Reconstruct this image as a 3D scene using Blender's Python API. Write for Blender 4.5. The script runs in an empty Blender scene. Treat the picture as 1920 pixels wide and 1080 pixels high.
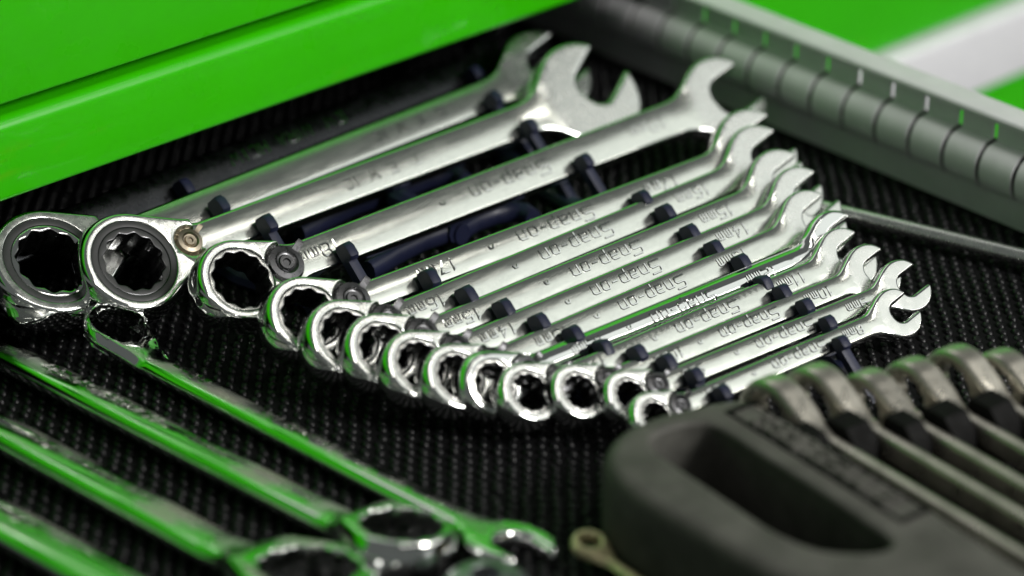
import bpy, math, random
import numpy as np
from mathutils import Vector, Matrix
from mathutils.geometry import delaunay_2d_cdt

random.seed(4)
rng = np.random.default_rng(4)
S = 0.001                                   # everything below is measured in millimetres
scene = bpy.context.scene
col = scene.collection

# ------------------------------------------------------------------ camera
FPX, ELEV, AZIM, DIST = 5333.0, math.radians(28), math.radians(47.7), 957.0
FW = np.array([math.cos(ELEV) * math.cos(AZIM), math.cos(ELEV) * math.sin(AZIM), -math.sin(ELEV)])
RT = np.array([math.sin(AZIM), -math.cos(AZIM), 0.0])
UP = np.cross(RT, FW)
CAM = -FW * DIST
cam = bpy.data.cameras.new('camera')
camo = bpy.data.objects.new('camera', cam)
col.objects.link(camo)
cam.sensor_width = 36.0
cam.lens = FPX / 1920 * 36
cam.clip_start, cam.clip_end = 0.02, 50
M = Matrix((RT, UP, -FW)).transposed().to_4x4()
M.translation = Vector(CAM * S)
camo.matrix_world = M
cam.dof.use_dof = True
cam.dof.focus_distance = 0.922
cam.dof.aperture_fstop = 4.8
scene.camera = camo

# ------------------------------------------------------------------ room light
world = bpy.data.worlds.new('World')
scene.world = world
world.use_nodes = True
world.node_tree.nodes['Background'].inputs[0].default_value = (0.92, 1.0, 0.95, 1)
world.node_tree.nodes['Background'].inputs[1].default_value = 0.11


def area(name, loc, size, power, color=(1, 1, 1), target=(0, 0, 0.02)):
    l = bpy.data.lights.new(name, 'AREA')
    l.shape = 'RECTANGLE'
    l.size, l.size_y = size
    l.energy = power
    l.color = color
    o = bpy.data.objects.new(name, l)
    col.objects.link(o)
    o.location = loc
    o.rotation_euler = (Vector(target) - Vector(loc)).to_track_quat('-Z', 'Y').to_euler()
    return o


area('ceiling_light', (1.07, -1.06, 0.98), (1.6, 0.95), 4.3, (0.96, 1.0, 0.95))
area('tube_light', (0.1, -0.75, 1.45), (1.6, 0.07), 4.5, (1.0, 0.97, 0.9))
area('front_fill_light', (0.30, -1.05, 0.8), (0.3, 0.3), 13.5, (1.0, 0.98, 0.94))  # added fill lamp that brightens the cabinet front and upward faces
area('back_ceiling_light', (0.4, 1.5, 1.5), (2.0, 1.5), 6.5, (1.0, 0.99, 0.95))
area('side_tube_light', (1.1, -1.25, 0.62), (1.2, 0.06), 2, (1.0, 0.95, 0.86))

scene.view_settings.view_transform = 'Standard'
scene.view_settings.look = 'None'
scene.view_settings.exposure = 0.0
scene.view_settings.gamma = 1.0
scene.render.engine = 'CYCLES'
scene.cycles.max_bounces = 8
scene.cycles.glossy_bounces = 6
scene.cycles.use_denoising = True


# ------------------------------------------------------------------ placing
def ray(px, py):
    d = FW * FPX + RT * (px - 960) - UP * (py - 540)
    return d / np.linalg.norm(d)


def at(px, py, z):
    d = ray(px, py)
    return CAM + d * ((z - CAM[2]) / d[2])


def along(px, py, O, d):
    """distance along the line O + x d at which it passes nearest to the ray through a picture point"""
    r = ray(px, py)
    n = np.cross(r, np.cross(d, r))
    return float((CAM - O) @ n / (d @ n))


# ------------------------------------------------------------------ materials
def new_mat(name):
    m = bpy.data.materials.new(name)
    m.use_nodes = True
    nt = m.node_tree
    return m, nt, nt.nodes['Principled BSDF']


def N(nt, kind, **kw):
    n = nt.nodes.new(kind)
    for k, v in kw.items():
        if k in n.inputs:
            n.inputs[k].default_value = v
        else:
            setattr(n, k, v)
    return n


def noise(nt, scale, detail=3, stretch=None, rough=0.55):
    tc = N(nt, 'ShaderNodeTexCoord')
    n = N(nt, 'ShaderNodeTexNoise')
    n.inputs['Scale'].default_value = scale
    n.inputs['Detail'].default_value = detail
    n.inputs['Roughness'].default_value = rough
    if stretch:
        mp = N(nt, 'ShaderNodeMapping')
        mp.inputs['Scale'].default_value = stretch
        nt.links.new(tc.outputs['Object'], mp.inputs[0])
        nt.links.new(mp.outputs[0], n.inputs['Vector'])
    else:
        nt.links.new(tc.outputs['Object'], n.inputs['Vector'])
    return n


def ramp(nt, src, lo, hi, a=0.35, b=0.65):
    r = N(nt, 'ShaderNodeMapRange')
    r.inputs['From Min'].default_value = a
    r.inputs['From Max'].default_value = b
    r.inputs['To Min'].default_value = lo
    r.inputs['To Max'].default_value = hi
    nt.links.new(src, r.inputs['Value'])
    return r.outputs[0]


def metal(name, color, r0, r1, bump=0.0, smudge=0.0, scale=260, stretch=(1, 1, 1), bscale=1500, ra=.35, rb=.65, rstretch=None):
    m, nt, p = new_mat(name)
    p.inputs['Metallic'].default_value = 1
    n = noise(nt, scale, 4, rstretch)
    rr = ramp(nt, n.outputs[0], r0, r1, ra, rb)
    nt.links.new(rr, p.inputs['Roughness'])
    mix = N(nt, 'ShaderNodeMix', data_type='RGBA')
    mix.inputs['A'].default_value = (*color, 1)
    mix.inputs['B'].default_value = (*[c * (1 - smudge) for c in color], 1)
    n2 = noise(nt, scale * 0.5, 5)
    nt.links.new(ramp(nt, n2.outputs[0], 0, 1, 0.4, 0.75), mix.inputs['Factor'])
    nt.links.new(mix.outputs['Result'], p.inputs['Base Color'])
    if bump:
        n3 = noise(nt, bscale, 3, stretch)
        b = N(nt, 'ShaderNodeBump')
        b.inputs['Strength'].default_value = bump
        b.inputs['Distance'].default_value = 0.0002
        nt.links.new(n3.outputs[0], b.inputs['Height'])
        nt.links.new(b.outputs[0], p.inputs['Normal'])
    return m


def plain(name, color, rough, spec=0.5, bump=0.0, bscale=900, var=0.15, coat=0.0, bdist=0.0003, vscale=90):
    m, nt, p = new_mat(name)
    mix = N(nt, 'ShaderNodeMix', data_type='RGBA')
    mix.inputs['A'].default_value = (*color, 1)
    mix.inputs['B'].default_value = (*[c * (1 - var) for c in color], 1)
    n = noise(nt, vscale, 5)
    nt.links.new(ramp(nt, n.outputs[0], 0, 1), mix.inputs['Factor'])
    nt.links.new(mix.outputs['Result'], p.inputs['Base Color'])
    n2 = noise(nt, vscale * 2.3, 4)
    nt.links.new(ramp(nt, n2.outputs[0], rough * 0.85, rough * 1.2), p.inputs['Roughness'])
    p.inputs['Specular IOR Level'].default_value = spec
    p.inputs['Coat Weight'].default_value = coat
    p.inputs['Coat Roughness'].default_value = 0.06
    if bump:
        n3 = noise(nt, bscale, 3)
        b = N(nt, 'ShaderNodeBump')
        b.inputs['Strength'].default_value = bump
        b.inputs['Distance'].default_value = bdist
        nt.links.new(n3.outputs[0], b.inputs['Height'])
        nt.links.new(b.outputs[0], p.inputs['Normal'])
    return m


SATIN = metal('satin_chrome', (0.74, 0.76, 0.71), 0.15, 0.225, 0.03, 0.06, 900, (0.12, 1, 1), 3200, rstretch=(0.12, 1, 1))
FACE = metal('ground_steel', (0.76, 0.77, 0.74), 0.2, 0.3, 0.03, 0.06, 300, (1, 1, 1), 1500)
POLISH = metal('polished_chrome', (0.80, 0.81, 0.80), 0.045, 0.10, 0.0, 0.05)
MIRROR = metal('mirror_chrome', (0.80, 0.81, 0.80), 0.05, 0.09, 0.0, 0.05)
SMUDGED = metal('smudged_chrome', (0.66, 0.67, 0.64), 0.04, 0.42, 0.03, 0.2, 55, (0.3, 1, 1), 1200, 0.5, 0.66)
nt = SMUDGED.node_tree
pb = nt.nodes['Principled BSDF']
src = pb.inputs['Base Color'].links[0].from_socket
film = noise(nt, 48, 5, (0.6, 1, 1), 0.62)
ff = ramp(nt, film.outputs[0], 0, 1, 0.50, 0.66)
mx = N(nt, 'ShaderNodeMix', data_type='RGBA')
mx.inputs['B'].default_value = (0.36, 0.35, 0.30, 1)
nt.links.new(ff, mx.inputs['Factor'])
nt.links.new(src, mx.inputs['A'])
nt.links.new(mx.outputs['Result'], pb.inputs['Base Color'])
nt.links.new(ramp(nt, film.outputs[0], 1.0, 0.35, 0.50, 0.66), pb.inputs['Metallic'])
DARKSTEEL = metal('dark_steel', (0.10, 0.10, 0.105), 0.22, 0.4, 0.1, 0.3, 500)
GEAR = metal('gear_steel', (0.45, 0.45, 0.43), 0.2, 0.35, 0.1, 0.3, 500)
SHADESTEEL = metal('shaded_steel', (0.035, 0.037, 0.04), 0.2, 0.35, 0.1, 0.3, 300)  # near-black colour carries the shade on the back wrench under the drawer front
WORN = metal('worn_steel', (0.62, 0.59, 0.52), 0.24, 0.42, 0.2, 0.4, 240)
WORN.node_tree.nodes['Principled BSDF'].inputs['Metallic'].default_value = 0.9
BRASS = metal('brassy_steel', (0.80, 0.70, 0.42), 0.25, 0.4, 0.1, 0.2, 300)
BRASS.node_tree.nodes['Principled BSDF'].inputs['Metallic'].default_value = 0.55
TAN = metal('tan_lever_steel', (0.30, 0.26, 0.20), 0.3, 0.4, 0.1, 0.2, 400)
FLANKSHADE = metal('letter_flank', (0.17, 0.17, 0.16), 0.18, 0.3)  # darkened metal on the letter sides stands in for their dark reflections
SEAL = plain('seal_rubber', (0.035, 0.035, 0.037), 0.45, 0.4)
RACKMAT = plain('navy_plastic', (0.012, 0.015, 0.042), 0.42, 0.45, 0.25, 1500)
TRAYMAT = plain('charcoal_plastic', (0.088, 0.087, 0.078), 0.56, 0.22, 0.35, 1800, 0.35)
TABMAT = plain('black_plastic', (0.005, 0.005, 0.005), 0.6, 0.08, 0.2, 1500)
LINERBASE = plain('liner_base_rubber', (0.004, 0.004, 0.0045), 0.8, 0.1)
LINER = plain('liner_rubber', (0.005, 0.005, 0.006), 0.36, 0.28, 0.3, 2500)
GREEN = plain('green_paint', (0.036, 0.52, 0.0005), 0.3, 0.3, 0.0, 900, 0.06, 0.22, vscale=25)
nt = GREEN.node_tree
pb = nt.nodes['Principled BSDF']
src = pb.inputs['Base Color'].links[0].from_socket
mx = N(nt, 'ShaderNodeMix', data_type='RGBA')
mx.inputs['B'].default_value = (0.16, 0.42, 0.004, 1)
sc = noise(nt, 26, 6, (0.35, 1, 1.6), 0.7)
nt.links.new(ramp(nt, sc.outputs[0], 0, 0.55, 0.60, 0.74), mx.inputs['Factor'])
nt.links.new(src, mx.inputs['A'])
nt.links.new(mx.outputs['Result'], pb.inputs['Base Color'])
op = noise(nt, 420, 2)
bp = N(nt, 'ShaderNodeBump')
bp.inputs['Strength'].default_value = 0.06
bp.inputs['Distance'].default_value = 0.0004
nt.links.new(op.outputs[0], bp.inputs['Height'])
nt.links.new(bp.outputs[0], pb.inputs['Coat Normal'])
BLACKPAINT = plain('dark_interior', (0.006, 0.006, 0.006), 0.6, 0.2)
GREYMETAL = plain('grey_paint', (0.62, 0.61, 0.64), 0.45, 0.45, 0.05, 900, 0.08)
ALU = plain('white_trim', (0.82, 0.82, 0.86), 0.35, 0.5, 0.0, 900, 0.05)


# ------------------------------------------------------------------ object helpers
def mk(name, verts, faces, mats, parent=None, smooth=True, midx=None, loc=None):
    me = bpy.data.meshes.new(name)
    v = np.asarray(verts, float) * S
    me.from_pydata(v.tolist(), [], [list(map(int, f)) for f in faces])
    if not isinstance(mats, (list, tuple)):
        mats = [mats]
    for m in mats:
        me.materials.append(m)
    if smooth is True:
        me.polygons.foreach_set('use_smooth', [True] * len(me.polygons))
    if midx is not None:
        me.polygons.foreach_set('material_index', list(map(int, midx)))
    me.validate()
    me.update()
    o = bpy.data.objects.new(name, me)
    col.objects.link(o)
    if parent:
        o.parent = parent
    if loc is not None:
        o.location = Vector(np.asarray(loc) * S)
    return o


def sharp(o, deg=35):
    """shade smooth except across edges sharper than deg"""
    me = o.data
    me.polygons.foreach_set('use_smooth', [True] * len(me.polygons))
    import bmesh
    bm = bmesh.new()
    bm.from_mesh(me)
    lim = math.radians(deg)
    for e in bm.edges:
        if len(e.link_faces) == 2 and e.calc_face_angle(0) > lim:
            e.smooth = False
    bm.to_mesh(me)
    bm.free()
    return o


def thing(name, label, cat, group=None, matrix=None):
    o = bpy.data.objects.new(name, None)
    o.empty_display_size = 0.01
    col.objects.link(o)
    if matrix is not None:
        o.matrix_world = matrix
    o['label'] = label
    o['category'] = cat
    if group:
        o['group'] = group
    return o


def tag(o, label, cat, group=None):
    o['label'] = label
    o['category'] = cat
    if group:
        o['group'] = group
    return o


def frame(O, ex, roll):
    ex = np.asarray(ex, float) / np.linalg.norm(ex)
    ez = np.array([0, 0, 1.0]) - ex[2] * ex
    ez /= np.linalg.norm(ez)
    ey = np.cross(ez, ex)
    c, s = math.cos(roll), math.sin(roll)
    ey, ez = c * ey + s * ez, c * ez - s * ey
    m = Matrix((ex, ey, ez)).transposed().to_4x4()
    m.translation = Vector(np.asarray(O) * S)
    return m, ex, ey, ez


class MB:
    def __init__(self):
        self.v, self.f, self.m = [], [], []

    def add(self, v, f, m=0):
        n = len(self.v)
        self.v += [tuple(map(float, p)) for p in v]
        self.f += [[i + n for i in q] for q in f]
        self.m += [m] * len(f)
        return self

    def box(self, lo, hi, bev=0.0, m=0):
        """box with chamfered edges"""
        lo, hi = np.array(lo, float), np.array(hi, float)
        if bev <= 0:
            x0, y0, z0 = lo
            x1, y1, z1 = hi
            v = [(x0, y0, z0), (x1, y0, z0), (x1, y1, z0), (x0, y1, z0), (x0, y0, z1), (x1, y0, z1), (x1, y1, z1), (x0, y1, z1)]
            f = [(0, 3, 2, 1), (4, 5, 6, 7), (0, 1, 5, 4), (1, 2, 6, 5), (2, 3, 7, 6), (3, 0, 4, 7)]
            return self.add(v, f, m)
        b = bev
        rings = []
        for z, d in ((lo[2], b), (lo[2] + b, 0), (hi[2] - b, 0), (hi[2], b)):
            r = []
            x0, y0, x1, y1 = lo[0] + d, lo[1] + d, hi[0] - d, hi[1] - d
            c = b
            r += [(x0 + c, y0, z), (x1 - c, y0, z), (x1, y0 + c, z), (x1, y1 - c, z), (x1 - c, y1, z), (x0 + c, y1, z), (x0, y1 - c, z), (x0, y0 + c, z)]
            rings.append(r)
        v = sum(rings, [])
        f = []
        for k in range(3):
            for i in range(8):
                j = (i + 1) % 8
                f.append((k * 8 + i, k * 8 + j, k * 8 + 8 + j, k * 8 + 8 + i))
        f.append(tuple(range(7, -1, -1)))
        f.append(tuple(range(24, 32)))
        return self.add(v, f, m)

    def prism(self, poly, fn0, fn1, m=0):
        """poly: list of 2D points; fn0/fn1 map them to 3D at the two ends"""
        n = len(poly)
        v = [fn0(p) for p in poly] + [fn1(p) for p in poly]
        f = [(i, (i + 1) % n, n + (i + 1) % n, n + i) for i in range(n)]
        f.append(tuple(range(n - 1, -1, -1)))
        f.append(tuple(range(n, 2 * n)))
        return self.add(v, f, m)

    def tube(self, pts, rad, seg=12, flat=1.0, m=0):
        pts = [np.array(p, float) for p in pts]
        n = len(pts)
        v, f = [], []
        for i, p in enumerate(pts):
            t = pts[min(i + 1, n - 1)] - pts[max(i - 1, 0)]
            t /= np.linalg.norm(t)
            a = np.cross(t, [0, 0, 1.0])
            a /= np.linalg.norm(a)
            b = np.cross(a, t)
            r = rad[i] if hasattr(rad, '__len__') else rad
            for k in range(seg):
                w = 2 * math.pi * k / seg
                v.append(p + a * r * math.cos(w) + b * r * flat * math.sin(w))
        for i in range(n - 1):
            for k in range(seg):
                j = (k + 1) % seg
                f.append((i * seg + k, i * seg + j, i * seg + seg + j, i * seg + seg + k))
        f.append(tuple(range(seg - 1, -1, -1)))
        f.append(tuple(range((n - 1) * seg, n * seg)))
        return self.add(v, f, m)

    def lathe(self, prof, c=(0, 0, 0), seg=32, m=0):
        n = len(prof)
        v, f = [], []
        for k in range(seg):
            w = 2 * math.pi * k / seg
            for r, z in prof:
                v.append((c[0] + r * math.cos(w), c[1] + r * math.sin(w), c[2] + z))
        for k in range(seg):
            j = (k + 1) % seg
            for i in range(n - 1):
                f.append((k * n + i, j * n + i, j * n + i + 1, k * n + i + 1))
        return self.add(v, f, m)

    def make(self, name, mats, parent=None, deg=35):
        return sharp(mk(name, self.v, self.f, mats, parent, True, self.m), deg)


# ------------------------------------------------------------------ plates with rounded edges, from a 2D distance field
def smin(a, b, k):
    h = np.clip(0.5 + 0.5 * (b - a) / k, 0, 1)
    return b + (a - b) * h - k * h * (1 - h)


def smax(a, b, k):
    return -smin(-a, -b, k)


def sstep(a, b, x):
    t = np.clip((x - a) / (b - a), 0, 1)
    return t * t * (3 - 2 * t)


def contour(f, x0, x1, y0, y1, h, ds):
    """longest zero contour of f, counter-clockwise, resampled and projected"""
    xs = np.arange(x0, x1 + h, h)
    ys = np.arange(y0, y1 + h, h)
    X, Y = np.meshgrid(xs, ys, indexing='ij')
    V = f(X, Y)
    V = np.where(V == 0, 1e-9, V)
    s = V < 0
    nx, ny = V.shape
    nxt = {}
    cells = np.argwhere((s[:-1, :-1] != s[1:, :-1]) | (s[:-1, :-1] != s[:-1, 1:]) | (s[:-1, :-1] != s[1:, 1:]))
    P = {}

    def edge(a, b):
        key = (a, b) if a < b else (b, a)
        if key not in P:
            va, vb = V[key[0]], V[key[1]]
            t = va / (va - vb)
            P[key] = (xs[key[0][0]] * (1 - t) + xs[key[1][0]] * t, ys[key[0][1]] * (1 - t) + ys[key[1][1]] * t)
        return key
    for i, j in cells:
        c = [(i, j), (i + 1, j), (i + 1, j + 1), (i, j + 1)]
        ins = [bool(s[q]) for q in c]
        en, ex = [], []
        for k in range(4):
            a, b = k, (k + 1) % 4
            if ins[a] and not ins[b]:
                en.append(edge(c[a], c[b]))
            elif ins[b] and not ins[a]:
                ex.append(edge(c[a], c[b]))
        for a, b in zip(en, ex):
            nxt[a] = b
    loops, used = [], set()
    for st in list(nxt):
        if st in used:
            continue
        lp, k = [], st
        while k in nxt and k not in used:
            used.add(k)
            lp.append(P[k])
            k = nxt[k]
        loops.append(lp)
    lp = np.array(max(loops, key=len))
    A = 0.5 * np.sum(lp[:, 0] * np.roll(lp[:, 1], -1) - np.roll(lp[:, 0], -1) * lp[:, 1])
    if A < 0:
        lp = lp[::-1]
    d = np.linalg.norm(np.roll(lp, -1, 0) - lp, axis=1)
    cum = np.concatenate([[0], np.cumsum(d)])
    n = max(12, int(cum[-1] / ds))
    t = np.arange(n) * cum[-1] / n
    q = np.vstack([lp, lp[:1]])
    out = np.stack([np.interp(t, cum, q[:, 0]), np.interp(t, cum, q[:, 1])], 1)
    e = 0.02
    for _ in range(3):
        x, y = out[:, 0], out[:, 1]
        g = np.stack([(f(x + e, y) - f(x - e, y)), (f(x, y + e) - f(x, y - e))], 1) / (2 * e)
        gl = np.maximum(np.sum(g * g, 1), 0.2)
        out = out - (f(x, y) / gl)[:, None] * g * 0.9
    return out


def loop_normals(lp):
    t = np.roll(lp, -1, 0) - np.roll(lp, 1, 0)
    n = np.stack([t[:, 1], -t[:, 0]], 1)
    return n / np.maximum(np.linalg.norm(n, axis=1), 1e-9)[:, None]


def circle(r, n, cx=0, cy=0, cw=False):
    a = np.arange(n) * 2 * math.pi / n
    if cw:
        a = -a
    return np.stack([cx + r * np.cos(a), cy + r * np.sin(a)], 1)


def inpoly(p, lp):
    x, y = p[:, 0], p[:, 1]
    r = np.zeros(len(p), bool)
    for (ax, ay), (bx, by) in zip(lp, np.roll(lp, -1, 0)):
        c = ((ay > y) != (by > y))
        if by != ay:
            r ^= c & (x < (bx - ax) * (y - ay) / (by - ay) + ax)
    return r


def plate(loops, rr, top, bot, extra, K=4, mat_face=0, mat_edge=1, bulge=None):
    """loops[0] outer CCW, others holes CW; top/bot: height functions (x, y arrays); returns verts, faces, midx"""
    V, F, MI = [], [], []
    th = [k / K * math.pi / 2 for k in range(K + 1)]
    inner = []
    rows = []
    for lp in loops:
        n = loop_normals(lp)
        rads = rr if np.isscalar(rr) else rr[len(rows)]
        ids = []
        t0 = 0.45 if (bulge is not None and not rows) else 0.0
        for t in th:
            t = t0 + (math.pi / 2 - t0) * t / (math.pi / 2)
            q = lp - n * (rads * (math.cos(t0) - math.cos(t)))
            drop = rads * (1 - math.sin(t))
            zt, zb = top(q[:, 0], q[:, 1]) - drop, bot(q[:, 0], q[:, 1]) + drop
            a = len(V)
            V += [(x, y, z) for (x, y), z in zip(q, zt)]
            b = len(V)
            V += [(x, y, z) for (x, y), z in zip(q, zb)]
            ids.append((a, b))
        m = len(lp)
        wall = [ids[0][1], ids[0][0]]
        if bulge is not None and not rows:
            zb = np.array([p[2] for p in V[ids[0][1]:ids[0][1] + m]])
            zt = np.array([p[2] for p in V[ids[0][0]:ids[0][0] + m]])
            mids = []
            for fr in (0.12, 0.26, 0.42, 0.58, 0.74, 0.88):
                q2 = lp + n * (bulge(lp[:, 0]) * 4 * fr * (1 - fr))[:, None]
                mids.append(len(V))
                V += [(x, y, z) for (x, y), z in zip(q2, zb + (zt - zb) * fr)]
            wall = [ids[0][1]] + mids + [ids[0][0]]
        for i in range(m):
            j = (i + 1) % m
            for ra, rb in zip(wall[:-1], wall[1:]):
                F.append((ra + i, ra + j, rb + j, rb + i))
                MI.append(mat_edge)
            for k in range(K):
                a, a2 = ids[k][0], ids[k + 1][0]
                F.append((a + i, a + j, a2 + j, a2 + i))
                b, b2 = ids[k][1], ids[k + 1][1]
                F.append((b + j, b + i, b2 + i, b2 + j))
                MI += [mat_edge, mat_edge]
        inner.append(q)
        rows.append((ids[K], m))
    ex = np.asarray(extra, float).reshape(-1, 2)
    if len(ex):
        ok = inpoly(ex, inner[0])
        for h in inner[1:]:
            ok &= ~inpoly(ex, h)
        # keep away from the rims
        allb = np.vstack(inner)
        ex = ex[ok]
        if len(ex):
            dmin = np.full(len(ex), 1e9)
            for c in range(0, len(allb), 400):
                dd = np.linalg.norm(ex[:, None, :] - allb[None, c:c + 400, :], axis=2).min(1)
                dmin = np.minimum(dmin, dd)
            ex = ex[dmin > 0.45]
    pts, edges, tmap, bmap = [], [], [], []
    for q, (ids, m) in zip(inner, rows):
        s = len(pts)
        pts += q.tolist()
        edges += [(s + i, s + (i + 1) % m) for i in range(m)]
        tmap += [ids[0] + i for i in range(m)]
        bmap += [ids[1] + i for i in range(m)]
    if len(ex):
        s = len(pts)
        pts += ex.tolist()
        a = len(V)
        V += [(x, y, z) for (x, y), z in zip(ex, top(ex[:, 0], ex[:, 1]))]
        b = len(V)
        V += [(x, y, z) for (x, y), z in zip(ex, bot(ex[:, 0], ex[:, 1]))]
        tmap += list(range(a, a + len(ex)))
        bmap += list(range(b, b + len(ex)))
    vo, eo, fo, ov, oe, of = delaunay_2d_cdt([Vector(p) for p in pts], edges, [], 0, 1e-6)
    o2i = [o[0] if o else None for o in ov]
    vo = np.array([tuple(v) for v in vo])
    tri = [f for f in fo if all(o2i[i] is not None for i in f)]
    if tri:
        cen = np.array([vo[list(f)].mean(0) for f in tri])
        ok = inpoly(cen, inner[0])
        for h in inner[1:]:
            ok &= ~inpoly(cen, h)
        for f, k in zip(tri, ok):
            if not k:
                continue
            p = vo[list(f)]
            ar = (p[1, 0] - p[0, 0]) * (p[2, 1] - p[0, 1]) - (p[2, 0] - p[0, 0]) * (p[1, 1] - p[0, 1])
            g = [o2i[i] for i in f]
            if ar < 0:
                g = g[::-1]
            F.append([tmap[i] for i in g])
            F.append([bmap[i] for i in g[::-1]])
            MI += [mat_face, mat_face]
    return np.array(V), F, MI


def grid_pts(x0, x1, y0, y1, d):
    X, Y = np.meshgrid(np.arange(x0, x1, d), np.arange(y0, y1, d * 0.9), indexing='ij')
    X = X + (np.arange(Y.shape[1]) % 2)[None, :] * d / 2
    return np.stack([X.ravel(), Y.ravel()], 1)


def twelve(af, n=168, cw=True, soft=0.06):
    a = np.arange(n) * 2 * math.pi / n
    hx = lambda q: (af / 2) / np.cos(np.mod(q, math.pi / 3) - math.pi / 6)
    r = np.maximum(hx(a), hx(a + math.pi / 6))
    for _ in range(2):
        r = 0.25 * np.roll(r, 1) + 0.5 * r + 0.25 * np.roll(r, -1)
    if cw:
        a = -a
    return np.stack([r * np.cos(a), r * np.sin(a)], 1)


# ------------------------------------------------------------------ stamped lettering (stroke glyphs -> raised ribbons)
GL = {
    '0': [[(.1, 0), (0, .12), (0, .88), (.1, 1), (.5, 1), (.6, .88), (.6, .12), (.5, 0), (.1, 0)]],
    '1': [[(.15, .85), (.3, 1), (.3, 0)]],
    '2': [[(0, .85), (.1, 1), (.5, 1), (.6, .88), (.6, .6), (.5, .5), (.1, .45), (0, .35), (0, 0), (.6, 0)]],
    '3': [[(0, .9), (.1, 1), (.5, 1), (.6, .88), (.6, .62), (.48, .52), (.2, .52)], [(.48, .52), (.6, .4), (.6, .12), (.5, 0), (.1, 0), (0, .1)]],
    '4': [[(.45, 0), (.45, 1), (0, .3), (.6, .3)]],
    '5': [[(.6, 1), (.05, 1), (0, .55), (.48, .58), (.6, .46), (.6, .12), (.5, 0), (.1, 0), (0, .1)]],
    '6': [[(.55, 1), (.12, 1), (0, .88), (0, .12), (.1, 0), (.5, 0), (.6, .12), (.6, .42), (.5, .54), (0, .54)]],
    '7': [[(0, 1), (.6, 1), (.22, 0)]],
    '8': [[(.1, .54), (0, .66), (0, .88), (.1, 1), (.5, 1), (.6, .88), (.6, .66), (.5, .54), (.1, .54), (0, .42), (0, .12), (.1, 0), (.5, 0), (.6, .12), (.6, .42), (.5, .54)]],
    '9': [[(.05, 0), (.48, 0), (.6, .12), (.6, .88), (.5, 1), (.1, 1), (0, .88), (0, .58), (.1, .46), (.6, .46)]],
    'm': [[(0, 0), (0, .66), (.42, .66), (.5, .58), (.5, 0)], [(.25, .66), (.25, 0)]],
    'S': [[(.72, 1), (.1, 1), (0, .9), (0, .62), (.1, .52), (.58, .52), (.68, .42), (.68, .1), (.58, 0), (-.08, 0)]],
    'n': [[(0, 0), (0, .68), (.4, .68), (.5, .58), (.5, 0)]],
    'a': [[(.04, .68), (.4, .68), (.5, .58), (.5, 0), (.08, 0), (0, .08), (0, .3), (.08, .38), (.5, .38)]],
    'p': [[(0, -.28), (0, .68), (.4, .68), (.5, .58), (.5, .1), (.4, 0), (0, 0)]],
    'o': [[(.42, .68), (.08, .68), (0, .58), (0, .1), (.08, 0), (.42, 0), (.5, .1), (.5, .58), (.42, .68)]],
    '-': [[(.05, .34), (.35, .34)]],
    'G': [[(.6, .85), (.5, 1), (.1, 1), (0, .88), (0, .12), (.1, 0), (.6, 0), (.6, .45), (.3, .45)]],
    'E': [[(.55, 1), (0, 1), (0, 0), (.55, 0)], [(0, .5), (.45, .5)]],
    'A': [[(0, 0), (.3, 1), (.6, 0)], [(.12, .36), (.48, .36)]],
    'R': [[(0, 0), (0, 1), (.5, 1), (.6, .9), (.6, .6), (.5, .5), (0, .5)], [(.3, .5), (.6, 0)]],
    'W': [[(0, 1), (.2, 0), (.4, .8), (.6, 0), (.8, 1)]],
    'N': [[(0, 0), (0, 1), (.55, 0), (.55, 1)]],
    'C': [[(.6, .85), (.5, 1), (.1, 1), (0, .88), (0, .12), (.1, 0), (.5, 0), (.6, .15)]],
    'H': [[(0, 0), (0, 1)], [(.55, 0), (.55, 1)], [(0, .5), (.55, .5)]],
    'P': [[(0, 0), (0, 1), (.5, 1), (.6, .9), (.6, .55), (.5, .45), (0, .45)]],
    'I': [[(.15, 0), (.15, 1)]],
    'T': [[(0, 1), (.6, 1)], [(.3, 1), (.3, 0)]],
    'B': [[(0, 0), (0, 1), (.48, 1), (.56, .9), (.56, .62), (.46, .52), (0, .52)], [(.46, .52), (.6, .4), (.6, .1), (.5, 0), (0, 0)]],
    'U': [[(0, 1), (0, .12), (.1, 0), (.5, 0), (.6, .12), (.6, 1)]],
    'J': [[(.4, 1), (.4, .12), (.3, 0), (.05, 0)]],
    'V': [[(0, 1), (.3, 0), (.6, 1)]],
    '.': [[(.1, .1), (.18, .22), (.28, .1), (.18, 0), (.1, .1)]],
    '*': [[(.1, .3), (.16, .48), (.34, .48), (.4, .3)]],
    ' ': [],
}
GW = {'1': .42, 'm': .5, 'n': .5, 'a': .5, 'p': .5, 'o': .5, 'S': .68, '-': .38, 'W': .8, 'I': .3, '.': .3, '*': .5, ' ': .4, 'N': .55, 'H': .55}


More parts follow.
